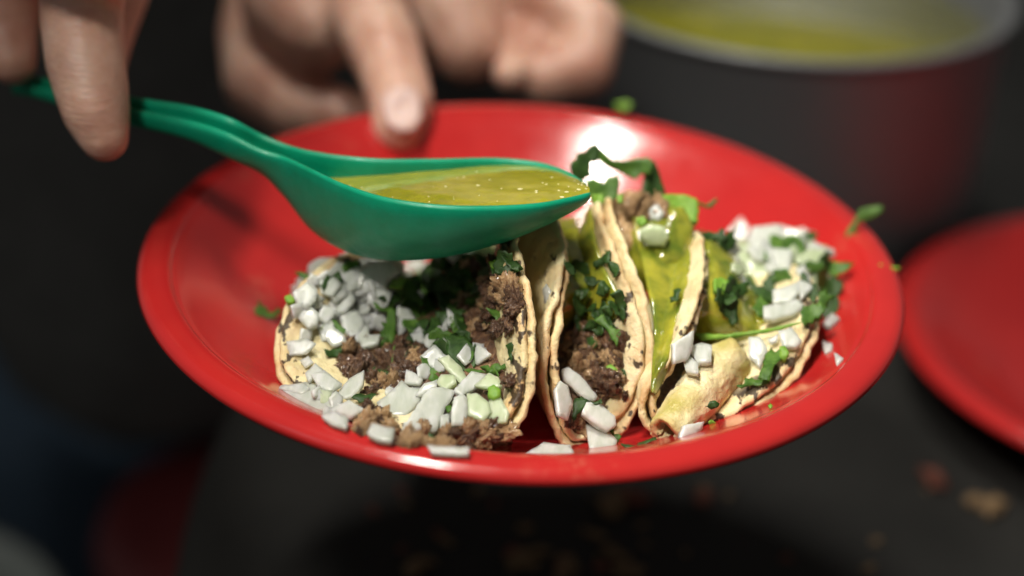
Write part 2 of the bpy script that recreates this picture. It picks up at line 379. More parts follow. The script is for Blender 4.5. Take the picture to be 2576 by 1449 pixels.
# ------------------------------------------------------------------ salsa on and between the tacos
sp2 = fill_mound(2, -.42, .98, .80, lambda u: .80+.1*min(1, u*4), lambda u: .05+.35*u, "salsa_pool", SALSAP, TACO[2], .10, lift=.35, sag=.12, seed=12)
sp3 = fill_mound(3, -.35, .98, .85, .74, lambda u: .3+.7*math.sin(math.pi*min(1, u*1.1)), "salsa_pool", SALSAP, TACO[3], .16, lift=.4, sag=.12, seed=14)
def coat(k, side, s0, s1, t0, t1, off, seed, lab):
    """salsa clinging to the inner face of a flap, with a ragged lower border"""
    Rt = TP[k][5]; n, m = 50, 40; P = np.zeros((n, m, 3))
    for i in range(n):
        u = i/(n-1)
        for j in range(m):
            v = j/(m-1); s_ = Rt*(s0+(s1-s0)*u+.10*nz((v*3, seed, 0), 1)*(1-u)); w = math.sqrt(max(Rt*Rt-s_*s_, .05))
            P[i, j] = tpt(k, s_, side*w*(t0+(t1-t0)*v+.05*nz((u*4, seed, 3), 1)))
    g = np.cross(np.gradient(P, axis=0), np.gradient(P, axis=1)); g /= np.linalg.norm(g, axis=2, keepdims=True)+1e-9
    if (g[..., 0].mean() > 0) == (side > 0): g = -g
    E = np.array([[min(1, 6*min(i/(n-1), 1-i/(n-1)), 6*min(j/(m-1), 1-j/(m-1))) for j in range(m)] for i in range(n)])
    D = np.array([[.10*nz(P[i, j], 1.5, seed)+.045*nz(P[i, j], 3.5, seed) for j in range(m)] for i in range(n)])
    top = P+g*(off+(.16+D)*E)[..., None]; bot = P+g*(off-.1)
    V = np.concatenate([top.reshape(-1, 3), bot.reshape(-1, 3)]); K = n*m; F = grid_faces(n, m)+[tuple(reversed(f)) for f in grid_faces(n, m, K)]
    for i in range(n-1):
        for j in (0, m-1): F.append((i*m+j, (i+1)*m+j, K+(i+1)*m+j, K+i*m+j))
    for j in range(m-1):
        for i in (0, n-1): F.append((i*m+j, i*m+j+1, K+i*m+j+1, K+i*m+j))
    o = fix_normals(obj("salsa_coat", V, F, SALSAP, TACO[k])); solid(V, F); tag(o, lab)
coat(2, 1, -.58, .95, .25, .90, .52, 3, "salsa clinging inside the right flap of the middle taco")
coat(3, 1, -.25, .9, .15, .72, .52, 5, "salsa soaking the right flap of the right taco")
def pour():
    """sheet of salsa running down the gap between the middle and right tacos"""
    n, m = 70, 34; top = np.zeros((n, m, 3))
    tree = BVHTree.FromPolygons([Vector(v) for v in np.concatenate(SURF_V)], SURF_F)
    Lp = catmull([(1592, 545, 44.2), (1610, 640, 43.4), (1632, 740, 42.4), (1645, 830, 41.7), (1640, 915, 41.0), (1636, 985, 40.6)], n)
    Rp = catmull([(1742, 585, 44.8), (1742, 650, 44.0), (1724, 740, 43.0), (1696, 830, 42.2), (1680, 930, 41.3), (1652, 992, 40.7)], n)
    D = np.zeros((n, m)); PXS = np.zeros((n, m, 2))
    for i in range(n):
        for j in range(m):
            v = j/(m-1); px = Lp[i][:2]*(1-v)+Rp[i][:2]*v; PXS[i, j] = px; d = rdir(px); base = Lp[i][2]*(1-v)+Rp[i][2]*v+.15
            h = tree.ray_cast(Vector(CC+d*20), Vector(d/np.linalg.norm(d)))
            dd = float((np.array(h[0])-CC)@CF) if h[0] is not None else 99
            D[i, j] = min(base, dd+.05) if dd > base-1.6 else base
    for _ in range(10):
        Q = np.pad(D, 1, mode='edge'); D = (Q[:-2, 1:-1]+Q[2:, 1:-1]+Q[1:-1, :-2]+Q[1:-1, 2:]+D)/5
    for i in range(n):
        for j in range(m):
            v = j/(m-1); e = math.sin(math.pi*v); c = unproj(PXS[i, j], D[i, j]-.04-.16*e**.6)
            top[i, j] = c-CF*(.05*nz(c, 1.8, 3)+.025*nz(c, 4, 1))
    back = top+CF*.55*1.0; V = np.concatenate([top.reshape(-1, 3), back.reshape(-1, 3)])
    F = grid_faces(n, m)+[tuple(reversed(f)) for f in grid_faces(n, m, n*m)]; K = n*m
    for i in range(n-1):
        for j in (0, m-1): F.append((i*m+j, (i+1)*m+j, K+(i+1)*m+j, K+i*m+j))
    for j in range(m-1):
        for i in (0, n-1): F.append((i*m+j, i*m+j+1, K+i*m+j+1, K+i*m+j))
    o = fix_normals(obj("salsa_stream", V, F, SALSAP)); solid(V, F)
    tag(o, "yellow green salsa running down between the middle and right tacos", "salsa")
pour()
def blob(px, d, rad, name, mat, parent=None, seed=0, amp=.15, n=28):
    c = unproj(px, d); V = []; 
    for i in range(n):
        th = math.pi*(i+.5)/n
        for j in range(n*2):
            ph = math.pi*j/n; v = np.array([math.sin(th)*math.cos(ph), math.sin(th)*math.sin(ph), math.cos(th)])
            k = 1+amp*(nz(v, 1.7, seed)+.6*nz(v, 4, seed+2)+.4*nz(v, 9, seed+5)); V.append(c+v*np.array(rad)*k)
    F = grid_faces(n, n*2, 0, True)+[tuple(range(2*n)), tuple(reversed(range((n-1)*2*n, n*2*n)))]
    o = fix_normals(obj(name, V, F, mat, parent)); solid(V, F); return o
tag(blob((1668, 640), 44.9, (1.0, 1.3, 1.35), "salsa_mound", SALSAP, None, 3), "mound of salsa soaked filling behind the middle taco", "salsa")
tag(blob((1560, 620), 45.6, (1.1, 1.1, 1.5), "meat_heap", MEATL, None, 8, .22), "heap of pale meat showing behind the middle taco top", "meat")
tag(blob((1960, 685), 46.5, (1.5, 1.4, .8), "onion_heap", ONIONG, None, 5, .25), "heap of onion mush at the back of the right taco", "onion")
tag(blob((1240, 720), 45.4, (1.9, 1.6, 1.3), "herb_heap", LEAFD, TACO[1], 9, .25), "dark chopped herbs at the back of the left taco")
tag(blob((900, 740), 44.6, (1.7, 1.2, .95), "onion_heap", ONION, TACO[1], 15, .2), "onion heap at the back of the left taco")

BVH = BVHTree.FromPolygons([Vector(v) for v in np.concatenate(SURF_V)], SURF_F)
def cast(px):
    d = rdir(px); L = np.linalg.norm(d)
    h = BVH.ray_cast(Vector(CC+d*20), Vector(d/L))
    if h[0] is None: return 44.0, np.array([0, 0, 1.])
    n = np.array(h[1]); n = n if n@d < 0 else -n
    return float((np.array(h[0])-CC)@CF), n

# ------------------------------------------------------------------ traced solids: outline in the photo, own distance, tilt and thickness
def traced(name, poly, mat, thick=.22, d=None, off=.12, tilt=None, bend=0., rnd=.06, serr=0., step=.09, bump_=.012, parent=None, seed=None, blend=.5):
    poly = np.array(poly, float); cpx = poly.mean(0); seed = random.random()*50 if seed is None else seed
    dep, nn = cast(cpx)
    if d is not None: dep = d
    d0 = dep-off; c = unproj(cpx, d0)
    nf = -CF*(1-blend)+nn*blend if d is None else -CF.copy()
    if tilt is not None: nf = nf+CR*tilt[0]+CU*tilt[1]
    nf /= np.linalg.norm(nf)
    if nf@(-CF) < .35: nf = nf-CF*.6; nf /= np.linalg.norm(nf)
    ex = np.cross(CU, nf); ex /= np.linalg.norm(ex); ey = np.cross(nf, ex)
    P2 = []
    for p in poly:
        r = rdir(p); t = ((c-CC)@nf)/(r@nf); X = CC+r*t-c; P2.append((X@ex, X@ey))
    P2 = np.array(P2)
    area_ = .5*sum(P2[i][0]*P2[(i+1) % len(P2)][1]-P2[(i+1) % len(P2)][0]*P2[i][1] for i in range(len(P2)))
    if area_ < 0: P2 = P2[::-1]
    B = []
    for i in range(len(P2)):
        a, b = P2[i], P2[(i+1) % len(P2)]; L = np.linalg.norm(b-a); k = max(1, int(L/step)); nrm = np.array([(b-a)[1], -(b-a)[0]])/(L+1e-9)
        for j in range(k):
            q_ = a+(b-a)*j/k
            if serr and j: q_ = q_+nrm*serr*(nz((q_[0], q_[1], seed), 5)*2.2+.45*random.uniform(-1, 1))
            elif j: q_ = q_+nrm*.012*nz((q_[0], q_[1], seed), 9)*2
            B.append(q_)
    B = np.array(B); nb = len(B); mn, mx = B.min(0), B.max(0); I = []
    def edist(x):
        a = B; b = np.roll(B, -1, 0); ab = b-a; t = np.clip(((x-a)*ab).sum(1)/((ab**2).sum(1)+1e-9), 0, 1); return np.hypot(*(a+ab*t[:, None]-x).T).min()
    x = mn[0]
    while x < mx[0]:
        y = mn[1]
        while y < mx[1]:
            q_ = np.array([x, y])+np.random.uniform(-.2, .2, 2)*step
            if edist(q_) > step*.45: I.append(q_)
            y += step
        x += step
    pts = [Vector(p) for p in B]+[Vector(p) for p in I]
    r_ = delaunay_2d_cdt(pts, [], [list(range(nb))], 1, 1e-6)
    vv, ff = r_[0], r_[2]; T = []; Bm = []
    size = max(mx-mn)
    for v in vv:
        v = np.array(v); e = edist(v); h = thick*.5-rnd*math.exp(-e/max(rnd, .01)*1.5)+bump_*nz((v[0], v[1], seed), 2.2)*2
        curve = bend*((v[0]/size)**2*2+.4*(v[1]/size)**2)+abs(bend)*.7*nz((v[0], v[1], seed+3), 1.1)
        T.append(c+ex*v[0]+ey*v[1]+nf*(curve+max(h, .008))); Bm.append(c+ex*v[0]*.96+ey*v[1]*.96+nf*(curve-max(thick*.5-rnd*math.exp(-e/max(rnd, .01)*1.5), .008)))
    k = len(vv); F = [tuple(f) for f in ff]; G = [tuple(reversed([i+k for i in f])) for f in ff]
    ed = {}
    for f in F:
        for i in range(len(f)):
            ed[(f[i], f[(i+1) % len(f)])] = 1
    S = [(b, a, a+k, b+k) for (a, b) in ed if (b, a) not in ed]
    o = obj(name, np.array(T+Bm), F+G+S, mat, parent); fix_normals(o)
    return o
def A(p): return [(629+.434*x, 566+.434*y) for x, y in p]
def Bc(p): return [(1258+.4775*x, 503+.4775*y) for x, y in p]
def C4(p): return [(1384+.2604*x, 314.5+.2604*y) for x, y in p]
def C3(p): return [(1698+.4341*x, 440+.4341*y) for x, y in p]

GL = "onion pieces on the left taco"
ON_A = [  # outline, thickness, lift, tilt, label
 ([(870,1205),(1000,1000),(1040,962),(1110,962),(1188,985),(1120,1090),(1075,1210),(1040,1215),(1010,1190),(930,1215)], .35, .5, (.3,.4), "largest white onion chunk at the front of the left taco"),
 ([(735,1045),(830,975),(880,915),(925,960),(990,960),(985,1030),(905,1120),(800,1120)], .3, .35, (-.1,.5), "wide onion chunk with a dark herb fleck left of the largest one"),
 ([(900,925),(910,850),(960,865),(1005,905),(985,935)], .2, .4, (0,.3), "small onion piece with a yellow spot on top of another"),
 ([(1180,1010),(1230,985),(1258,1010),(1258,1110),(1240,1170),(1165,1170),(1165,1090)], .25, .45, (.2,.2), "upright narrow onion stick right of the largest onion chunk"),
 ([(1255,985),(1310,985),(1380,1040),(1400,1100),(1350,1145),(1260,1105)], .25, .45, (.2,.4), "rounded translucent onion piece with green tint at its top"),
 ([(1395,1020),(1455,1010),(1505,1095),(1490,1150),(1410,1160),(1370,1130)], .22, .25, (.1,.3), "greenish onion piece touching the right flap of the left taco"),
 ([(1100,1110),(1160,1090),(1150,1200),(1100,1205)], .2, .3, (.3,.2), "short onion stick low beside the largest onion chunk"),
 ([(680,1225),(710,1165),(838,1195),(820,1270),(740,1255)], .22, .25, (0,.6), "small square onion piece resting inside the front plate rim"),
 ([(1025,1290),(1270,1300),(1270,1340),(1050,1330)], .2, .15, (0,.6), "flat onion strip half hidden behind the front plate rim"),
 ([(500,1000),(580,900),(665,850),(655,930),(600,1000),(540,1020)], .2, .35, (-.3,.4), "pointed onion sliver leaning left of the browned meat"),
 ([(330,930),(480,960),(495,1040),(470,1090),(330,1080),(240,1040),(165,985),(250,970)], .3, .3, (-.2,.6), "broad flat onion slice at the left front corner of the left taco"),
 ([(170,960),(180,945),(320,915),(350,960),(300,990)], .15, .35, (-.2,.5), "thin pointed onion slice lying on the broad flat one"),
 ([(355,880),(430,850),(535,930),(490,960),(480,990),(400,950)], .2, .45, (-.1,.4), "smooth onion slice stacked above the broad flat one"),
 ([(320,870),(380,810),(430,850),(360,900),(340,920)], .2, .3, (-.2,.4), "shiny wet onion dice on the left tortilla flap"),
 ([(465,1080),(580,1020),(675,1080),(580,1130),(500,1110)], .25, .3, (-.1,.5), "kite shaped onion piece beside the meat at the left front"),
 ([(415,1120),(500,1090),(570,1130),(560,1190),(470,1160)], .2, .2, (-.1,.6), "lowest left onion piece touching the plate wall"),
 ([(1085,780),(1150,755),(1225,830),(1265,910),(1230,930),(1180,880)], .15, .55, (.4,.3), "thin curved onion sliver lying across the green leaves"),
 ([(1180,970),(1280,855),(1375,875),(1330,935),(1220,1000)], .18, .5, (.2,.3), "glassy angular onion slice above the rounded translucent piece"),
 ([(1300,940),(1385,865),(1440,890),(1465,945),(1400,960)], .18, .3, (.1,.4), "shaded yellowish onion crescent near the right flap of the left taco"),
 ([(1085,925),(1110,880),(1190,880),(1200,930),(1130,965)], .25, .35, (0,.4), "pale green onion piece under the glassy angular slice"),
 ([(960,1000),(1010,930),(1085,905),(1085,950),(1000,1000)], .2, .25, (0,.4), "onion strip behind the largest onion chunk"),
 ([(1020,650),(1100,590),(1150,630),(1120,720),(1060,745),(1010,700)], .25, .3, (.1,.3), "shaded onion piece beside the big dark leaf"),
 ([(850,480),(920,500),(960,560),(900,620),(855,670),(850,560)], .25, .4, (.3,.3), "bright onion wedge right of the upright leaf"),
 ([(605,610),(640,560),(690,600),(690,650),(760,650),(740,700),(650,720)], .25, .4, (-.1,.3), "notched onion piece left of the upright leaf"),
 ([(510,515),(620,510),(665,560),(640,640),(580,680),(530,590)], .3, .35, (-.2,.3), None),
 ([(430,620),(470,590),(540,640),(565,690),(480,710),(440,670)], .25, .3, (-.2,.3), None),
 ([(690,390),(760,360),(825,400),(800,470),(730,510),(690,450)], .3, .3, (.1,.2), None),
 ([(620,290),(730,215),(830,230),(875,280),(800,330),(790,370),(690,390),(640,420),(620,350)], .35, .3, (0,.2), None),
 ([(450,470),(510,380),(590,390),(610,440),(560,510),(480,540)], .3, .3, (-.2,.3), None),
 ([(245,400),(330,330),(390,380),(380,450),(330,500),(270,460)], .3, .3, (-.2,.3), None),
 ([(280,545),(350,480),(400,520),(390,590),(340,610)], .3, .3, (-.3,.2), "bright cube of onion at the left edge of the left taco heap"),
 ([(1140,490),(1180,520),(1220,560),(1330,605),(1270,620),(1150,590)], .15, .35, (.2,.3), "shaded pointed onion slice deep inside the left taco"),
 ([(1135,185),(1290,175),(1200,235),(1150,210)], .2, .3, (0,.3), "onion piece peeking out under the spoon by the left taco flap"),
 ([(870,240),(960,200),(1040,215),(980,270),(900,260)], .2, .3, (0,.3), None),
 ([(210,680),(330,660),(385,690),(330,750),(230,760)], .12, .12, (-.3,.3), "see-through onion square flat on the charred left tortilla flap"),
 ([(290,790),(340,760),(370,800),(320,830)], .1, .12, (-.2,.3), "tiny see-through onion bit on the left tortilla flap"),
 ([(530,290),(610,260),(640,300),(610,380),(560,390)], .25, .3, (-.1,.3), None),
 ([(400,330),(480,300),(530,350),(480,420),(410,400)], .25, .3, (-.1,.3), None),
 ([(930,640),(1010,610),(1020,680),(960,700)], .2, .25, (0,.3), None),
 ([(700,520),(760,500),(800,560),(770,620),(710,600)], .2, .22, (0,.3), None),
]
for poly, th, off, tl, lab in ON_A:
    o = traced("onion_piece", A(poly), ONIONG if (lab and ("green" in lab or "yellowish" in lab)) else ONION, th*(.75 if lab else .55), off=off*.75+.1, tilt=tl, bend=.04, rnd=.014)
    if lab: tag(o, lab, "onion", GL)
    else: tag(o, "diced white onion in the back heap of the left taco", "onion", "diced onion in the back heap of the left taco")
# crumb of extra dice in the left heap, resting between the traced ones
def poly_rand(px, r, n=5, ar=1.):
    a0 = random.random()*6.28
    if n > 5:   # leaf scraps: long, notched and turned any way
        ar = random.uniform(1.1, 2.6); th = random.random()*3.14; r = r/math.sqrt(ar)*1.1; o_ = []
        for i in range(n):
            a = 2*math.pi*i/n; k = random.uniform(.55, 1.2); x, y = r*ar*k*math.cos(a), r*k*math.sin(a)
            o_.append((px[0]+x*math.cos(th)-y*math.sin(th), px[1]+x*math.sin(th)+y*math.cos(th)))
        return o_
    return [(px[0]+r*ar*math.cos(a0+2*math.pi*i/n+random.uniform(-.25, .25))*random.uniform(.8, 1.15), px[1]+r*math.sin(a0+2*math.pi*i/n+random.uniform(-.25, .25))*random.uniform(.8, 1.15)) for i in range(n)]
for i in range(24):
    px = (random.uniform(1835, 2050), random.uniform(590, 690))
    if px[1] < 590+abs(px[0]-1950)*.3-20: continue
    tag(traced("onion_piece", poly_rand(px, random.uniform(14, 26), random.choice([4, 5])), random.choice([ONION, ONION, ONIONG]), .13, off=random.uniform(.02, .3), tilt=(random.uniform(-.7, .7), random.uniform(-.3, .6)), bend=.04, rnd=.012),
        "blurred white onion in the heap topping the right taco", "onion", "white onion topping the right taco")
for i in range(20):
    px = (random.uniform(760, 1010), random.uniform(655, 760)); 
    if px[1] < 655+(1010-px[0])*.22: continue
    tag(traced("onion_piece", poly_rand(px, random.uniform(24, 42), random.choice([4, 4, 5])), ONION, .12, off=random.uniform(.05, .35), tilt=(random.uniform(-.8, .8), random.uniform(-.3, .6)), bend=.04, rnd=.012),
        "diced white onion in the back heap of the left taco", "onion", "diced onion in the back heap of the left taco")

for i in range(30):   # more of the heap, and pieces strewn over the meat
    px = (random.uniform(745, 960), random.uniform(690, 850)) if i < 16 else (random.uniform(980, 1240), random.uniform(800, 960))
    if i < 16 and px[1] > 880-(px[0]-745)*.1: continue
    tag(traced("onion_piece", poly_rand(px, random.uniform(20, 34), random.choice([4, 4, 5])), ONION, .10, off=random.uniform(.08, .3), tilt=(random.uniform(-.6, .6), random.uniform(-.3, .6)), bend=.03, rnd=.012),
        "white onion slice lying loose on the left taco filling", "onion", "loose onion slices on the left taco filling")
for i in range(34):
    px = random.choice([(random.uniform(950, 1270), random.uniform(975, 1075)), (random.uniform(770, 860), random.uniform(700, 830)), (random.uniform(770, 900), random.uniform(975, 1040))])
    tag(traced("onion_piece", poly_rand(px, random.uniform(12, 24), random.choice([4, 4, 5])), random.choice([ONION, ONION, ONION, ONIONG]), .1, off=random.uniform(.0, .16), tilt=(random.uniform(-.8, .8), random.uniform(-.3, .6)), bend=.04, rnd=.012),
        "small onion scrap lying under the larger onion chunks of the left taco", "onion", "small onion scraps under the larger chunks")
ON_B = [
 ([(320,900),(360,885),(420,930),(510,1040),(500,1060),(460,1060),(330,950)], .22, .35, (.2,.3), ONION, "long onion strip slanting inside the middle taco"),
 ([(285,1000),(310,955),(350,980),(375,1080),(350,1165),(300,1140)], .2, .35, (.3,.1), ONION, "mauve tinted upright onion piece against the left flap of the middle taco"),
 ([(425,1130),(450,1075),(520,1080),(600,1150),(605,1200),(560,1225),(500,1190)], .35, .5, (.1,.4), ONION, "plump rounded onion chunk at the mouth of the middle taco"),
 ([(450,1200),(560,1235),(615,1290),(590,1340),(470,1330)], .35, .25, (.1,.4), ONION, "lowest onion chunk spilling from the middle taco onto the plate"),
 ([(120,1360),(230,1290),(370,1300),(395,1350),(350,1365)], .2, .15, (0,.6), ONION, "flat onion piece alone on the plate between left and middle tacos"),
 ([(900,760),(1015,690),(1010,780),(980,850),(905,870)], .22, .3, (.1,.2), ONION, "top onion piece of three above the curled tortilla"),
 ([(995,785),(1060,765),(1115,780),(1115,860),(1040,865)], .25, .45, (.1,.3), ONION, "square right onion piece of three above the curled tortilla"),
 ([(955,810),(1000,830),(1045,870),(1045,925),(980,910)], .22, .42, (0,.3), ONION, "lower onion piece of three above the curled tortilla"),
 ([(930,1270),(960,1190),(1065,1170),(1055,1210),(1000,1270)], .25, .3, (0,.5), ONION, "onion piece at the open end of the curled tortilla"),
 ([(1385,570),(1480,560),(1560,535),(1605,570),(1550,610),(1440,640),(1385,630)], .25, .4, (.2,.3), ONION, "brightest flat onion piece in the right taco"),
 ([(1435,490),(1575,440),(1575,500),(1530,545),(1440,560)], .25, .35, (0,.3), ONION, "wedge shaped onion piece just above the brightest one in the right taco"),
 ([(1570,430),(1630,400),(1645,470),(1580,535)], .2, .3, (.2,.3), ONION, "tall onion piece by the dark leaves of the right taco"),
 ([(1465,700),(1540,680),(1590,750),(1560,785),(1490,780)], .22, .35, (.1,.3), ONION, "onion piece under the long green stem in the right taco"),
 ([(1310,730),(1370,725),(1410,790),(1370,890),(1310,830)], .22, .3, (0,.3), ONION, "rounded shaded onion piece left of the bright leaf sprig"),
 ([(1410,740),(1465,710),(1460,750),(1420,760)], .15, .3, (0,.3), ONION, "sliver of onion beneath the long green stem"),
 ([(1700,660),(1750,600),(1790,630),(1730,685)], .2, .15, (0,.5), ONION, "loose onion bit on the plate right of the dark leaves"),
 ([(1700,750),(1750,760),(1750,800),(1710,815)], .18, .12, (0,.5), ONION, "upper of two loose onion bits on the right plate wall"),
 ([(1760,810),(1810,840),(1775,880)], .15, .1, (0,.5), ONION, "lower of two loose onion bits on the right plate wall"),
 ([(1190,180),(1270,100),(1310,150),(1290,260),(1220,250)], .3, .2, (0,.2), ONION, "peaked onion chunk at the top left of the right taco heap"),
 ([(1330,150),(1480,140),(1500,210),(1400,260),(1300,230)], .3, .2, (0,.2), ONION, None), ([(1480,150),(1660,180),(1650,240),(1560,260),(1500,220)], .3, .2, (0,.2), ONION, None),
 ([(1290,260),(1420,250),(1440,330),(1350,330)], .25, .2, (0,.2), ONION, None), ([(1430,260),(1540,270),(1530,380),(1450,400)], .25, .3, (0,.2), ONION, None),
 ([(1550,310),(1640,260),(1740,290),(1700,330),(1580,360)], .25, .35, (.1,.3), ONIONG, "pale green onion wedge on top of the right taco heap"),
 ([(1660,250),(1750,260),(1765,300),(1700,290)], .2, .25, (.1,.3), ONION, "white onion edge behind the pale green wedge"),
 ([(225,470),(245,440),(272,480),(265,550),(235,545)], .1, .08, (0,0), ONION, "small onion flake stuck to the outside of the middle taco flap"),
]
for poly, th, off, tl, mt, lab in ON_B:
    o = traced("onion_piece", Bc(poly), mt, th*.75, off=off*.75+.1, tilt=tl, bend=.04, rnd=.014)
    if lab: tag(o, lab, "onion", "onion pieces around the middle and right tacos")
    else: tag(o, "blurred white onion in the heap topping the right taco", "onion", "white onion topping the right taco")
for poly, mt, lab in [([(950,800),(1050,780),(1110,860),(1060,940),(960,930)], ONION, "white onion lump on top behind the middle taco"),
                  ([(850,1010),(960,950),(1100,980),(1150,1080),(1100,1170),(940,1160),(860,1090)], ONIONG, "large glassy onion slab soaked in salsa behind the middle taco")]:
    tag(traced("onion_piece", C4(poly), mt, .3, off=.2, bend=.05), lab, "onion", "onion pieces around the middle and right tacos")

# ------------------------------------------------------------------ cilantro
def leaf(fn, poly, mat, lab, off=.35, tilt=(0, .2), d=None, th=.025, bend=.25, serr=.05, grp="chopped cilantro on the tacos"):
    o = traced("cilantro_leaf", fn(poly), mat, th, d=d, off=off, tilt=tilt, bend=bend, rnd=.015, serr=serr, step=.075, bump_=.02)
    return tag(o, lab, "cilantro", grp)
leaf(A, [(800,480),(880,360),(960,280),(1080,250),(1170,215),(1165,260),(1040,320),(930,380),(860,470)], LEAF, "long curved cilantro leaf slanting under the spoon", 1.5, serr=.01)
leaf(A, [(795,500),(820,480),(845,510),(845,660),(820,700),(785,640)], LEAF, "upright pointed cilantro leaf in the middle of the left taco", .9, serr=.01)
leaf(A, [(425,730),(480,705),(570,690),(540,750),(460,770)], LEAFD, "dark glossy leaf between tortilla and browned meat", .3)
leaf(A, [(1130,650),(1240,620),(1310,700),(1300,830),(1230,850),(1140,780)], LEAFD, "broad dark veined leaf in the shade of the left taco", .4)
leaf(A, [(990,770),(1080,750),(1100,830),(1090,880),(1020,850)], LEAF, "green leaf tucked under the thin curved onion sliver", .35)
leaf(A, [(1260,860),(1340,850),(1430,790),(1520,790),(1470,830),(1390,850)], LEAF, "narrow leaf reaching to the right flap of the left taco", .35)
leaf(A, [(475,550),(500,550),(555,620),(540,645),(500,610)], LEAF, "small curved stem lying on the back heap onions", .5, serr=.01)
leaf(A, [(390,360),(440,290),(510,270),(540,330),(470,370),(430,410)], LEAFD, "blurred leaf at the back left of the left taco heap", .35)
leaf(A, [(520,250),(560,200),(640,225),(610,260),(540,290)], LEAF, "blurred green tuft at the very back of the left taco heap", .3)
leaf(A, [(200,430),(230,405),(262,440),(255,470),(215,460)], LEAFL, "bright green nub at the top of the charred tortilla flap", .2, serr=.0, th=.2)
leaf(A, [(20,490),(50,440),(70,470),(100,480),(130,510),(175,490),(150,540),(90,545),(40,530)], LEAF, "lone cilantro scrap on the red plate left of the tacos", .3, bend=.08)
leaf(A, [(270,290),(300,280),(380,305),(350,325),(300,315)], LEAF, "narrow leaf end sticking out left of the back heap", .3, serr=.01)
leaf(A, [(730,855),(800,820),(780,770),(820,740),(850,700),(830,780),(825,840),(770,865)], LEAF, "forked sprig hanging over the browned meat", .35, serr=.02)
leaf(A, [(590,1015),(640,980),(740,1010),(700,1050),(620,1020)], LEAFD, "dark leaf between the front left onions", .3)
leaf(A, [(1490,700),(1525,680),(1520,800),(1490,790)], LEAFD, "dark leaf strip along the right flap of the left taco", .25)
leaf(A, [(870,300),(905,320),(880,380),(800,390),(830,310)], LEAFL, "yellow green leaf lump beside the long curved leaf", .4, th=.12, serr=.01)
leaf(A, [(1200,150),(1330,180),(1230,260),(1130,330),(1090,330),(1180,230)], LEAFD, "dark leaf directly under the spoon belly", .4)
leaf(A, [(1410,225),(1440,205),(1460,240),(1440,265),(1415,255)], LEAFL, "bright green dot near the top of the left taco flap", .3, th=.2, serr=0)
leaf(A, [(1380,960),(1415,945),(1455,975),(1450,1010),(1410,1025),(1380,1005)], LEAFL, "round green pepper-like nub among the front onions", .35, th=.3, serr=0, bend=0)
leaf(A, [(1135,1060),(1160,1040),(1172,1070),(1150,1095)], LEAF, "tiny leaf between the largest onion and the onion stick", .35)
leaf(A, [(1035,1215),(1060,1225),(1075,1270),(1045,1265)], LEAFD, "tiny dark leaf in the pale meat at the front rim", .3)
leaf(A, [(670,860),(700,850),(720,830),(860,870),(900,900),(850,905)], LEAFD, "dark sprig above the wide onion chunk", .3)
leaf(Bc, [(1020,700),(1180,710),(1400,680),(1590,640),(1480,685),(1250,728),(1050,742)], LEAFL, "long thin green stem lying across the right taco", .5, serr=.01, th=.1)
leaf(Bc, [(1355,960),(1385,880),(1400,800),(1430,765),(1450,790),(1475,770),(1500,800),(1440,900),(1420,975)], LEAF, "bright leaf sprig standing in the right taco", .4, serr=.02)
leaf(Bc, [(1240,1000),(1290,940),(1400,940),(1420,975),(1330,975),(1270,1010)], LEAF, "wet leaf folded on the right tortilla flap", .2)
leaf(Bc, [(1060,1090),(1100,1060),(1140,1075),(1120,1100)], LEAFD, "dark leaf tip beneath the curled tortilla", .1)
leaf(Bc, [(500,640),(550,600),(570,660),(640,690),(620,780),(590,740),(560,680)], LEAF, "bright cilantro leaf inside the middle taco", .4, serr=.02)
leaf(Bc, [(480,690),(540,660),(560,700),(520,720)], LEAFD, "dark leaf left of the bright one in the middle taco", .3)
leaf(Bc, [(555,890),(590,875),(622,900),(615,940),(570,940),(552,915)], LEAFL, "bright green stem ring in the middle taco", .3, th=.25, serr=0, bend=0)
leaf(Bc, [(640,890),(662,900),(650,955),(640,930)], LEAFD, "little leaf fleck on the inner right flap of the middle taco", .06)
leaf(Bc, [(400,1040),(430,1030),(470,1070),(420,1120),(390,1180),(380,1130)], LEAFD, "dark leaf between two onions of the middle taco", .4)
leaf(Bc, [(475,1070),(530,1050),(540,1080),(500,1085)], LEAFD, "leaf tip above the plump onion chunk", .5)
leaf(Bc, [(570,1220),(600,1210),(640,1250),(610,1290),(590,1260)], LEAF, "leaf scrap beside the lowest onion chunk", .3)
leaf(Bc, [(620,1290),(700,1300),(760,1260),(800,1250),(830,1280),(770,1280),(700,1320),(640,1310)], LEAFD, "curly leaf strip on the plate below the right taco", .15)
leaf(Bc, [(895,520),(930,470),(960,480),(945,540),(900,550)], LEAFD, "dark leaf floating in the salsa stream", .35)
leaf(Bc, [(625,560),(650,500),(665,600),(650,650),(630,620)], LEAFD, "dark leaf against the inner right flap of the middle taco", .15)
leaf(Bc, [(1090,1165),(1110,1155),(1130,1170),(1125,1185),(1095,1183)], LEAFL, "tiny cut stem on the front of the right tortilla", .1, serr=0, th=.12)
leaf(Bc, [(1412,1095),(1425,1080),(1438,1095),(1425,1112)], LEAFL, "tiny green speck on the plate by the right tortilla", .08, serr=0, th=.08)
leaf(Bc, [(1120,430),(1160,415),(1200,440),(1170,510),(1120,500)], LEAFL, "yellow green pepper bit in the salsa of the right taco", .3, th=.2, serr=.01)
leaf(Bc, [(1470,790),(1500,785),(1520,820),(1500,855),(1475,840)], LEAFL, "round green bit beside the bright leaf sprig", .3, th=.2, serr=0)
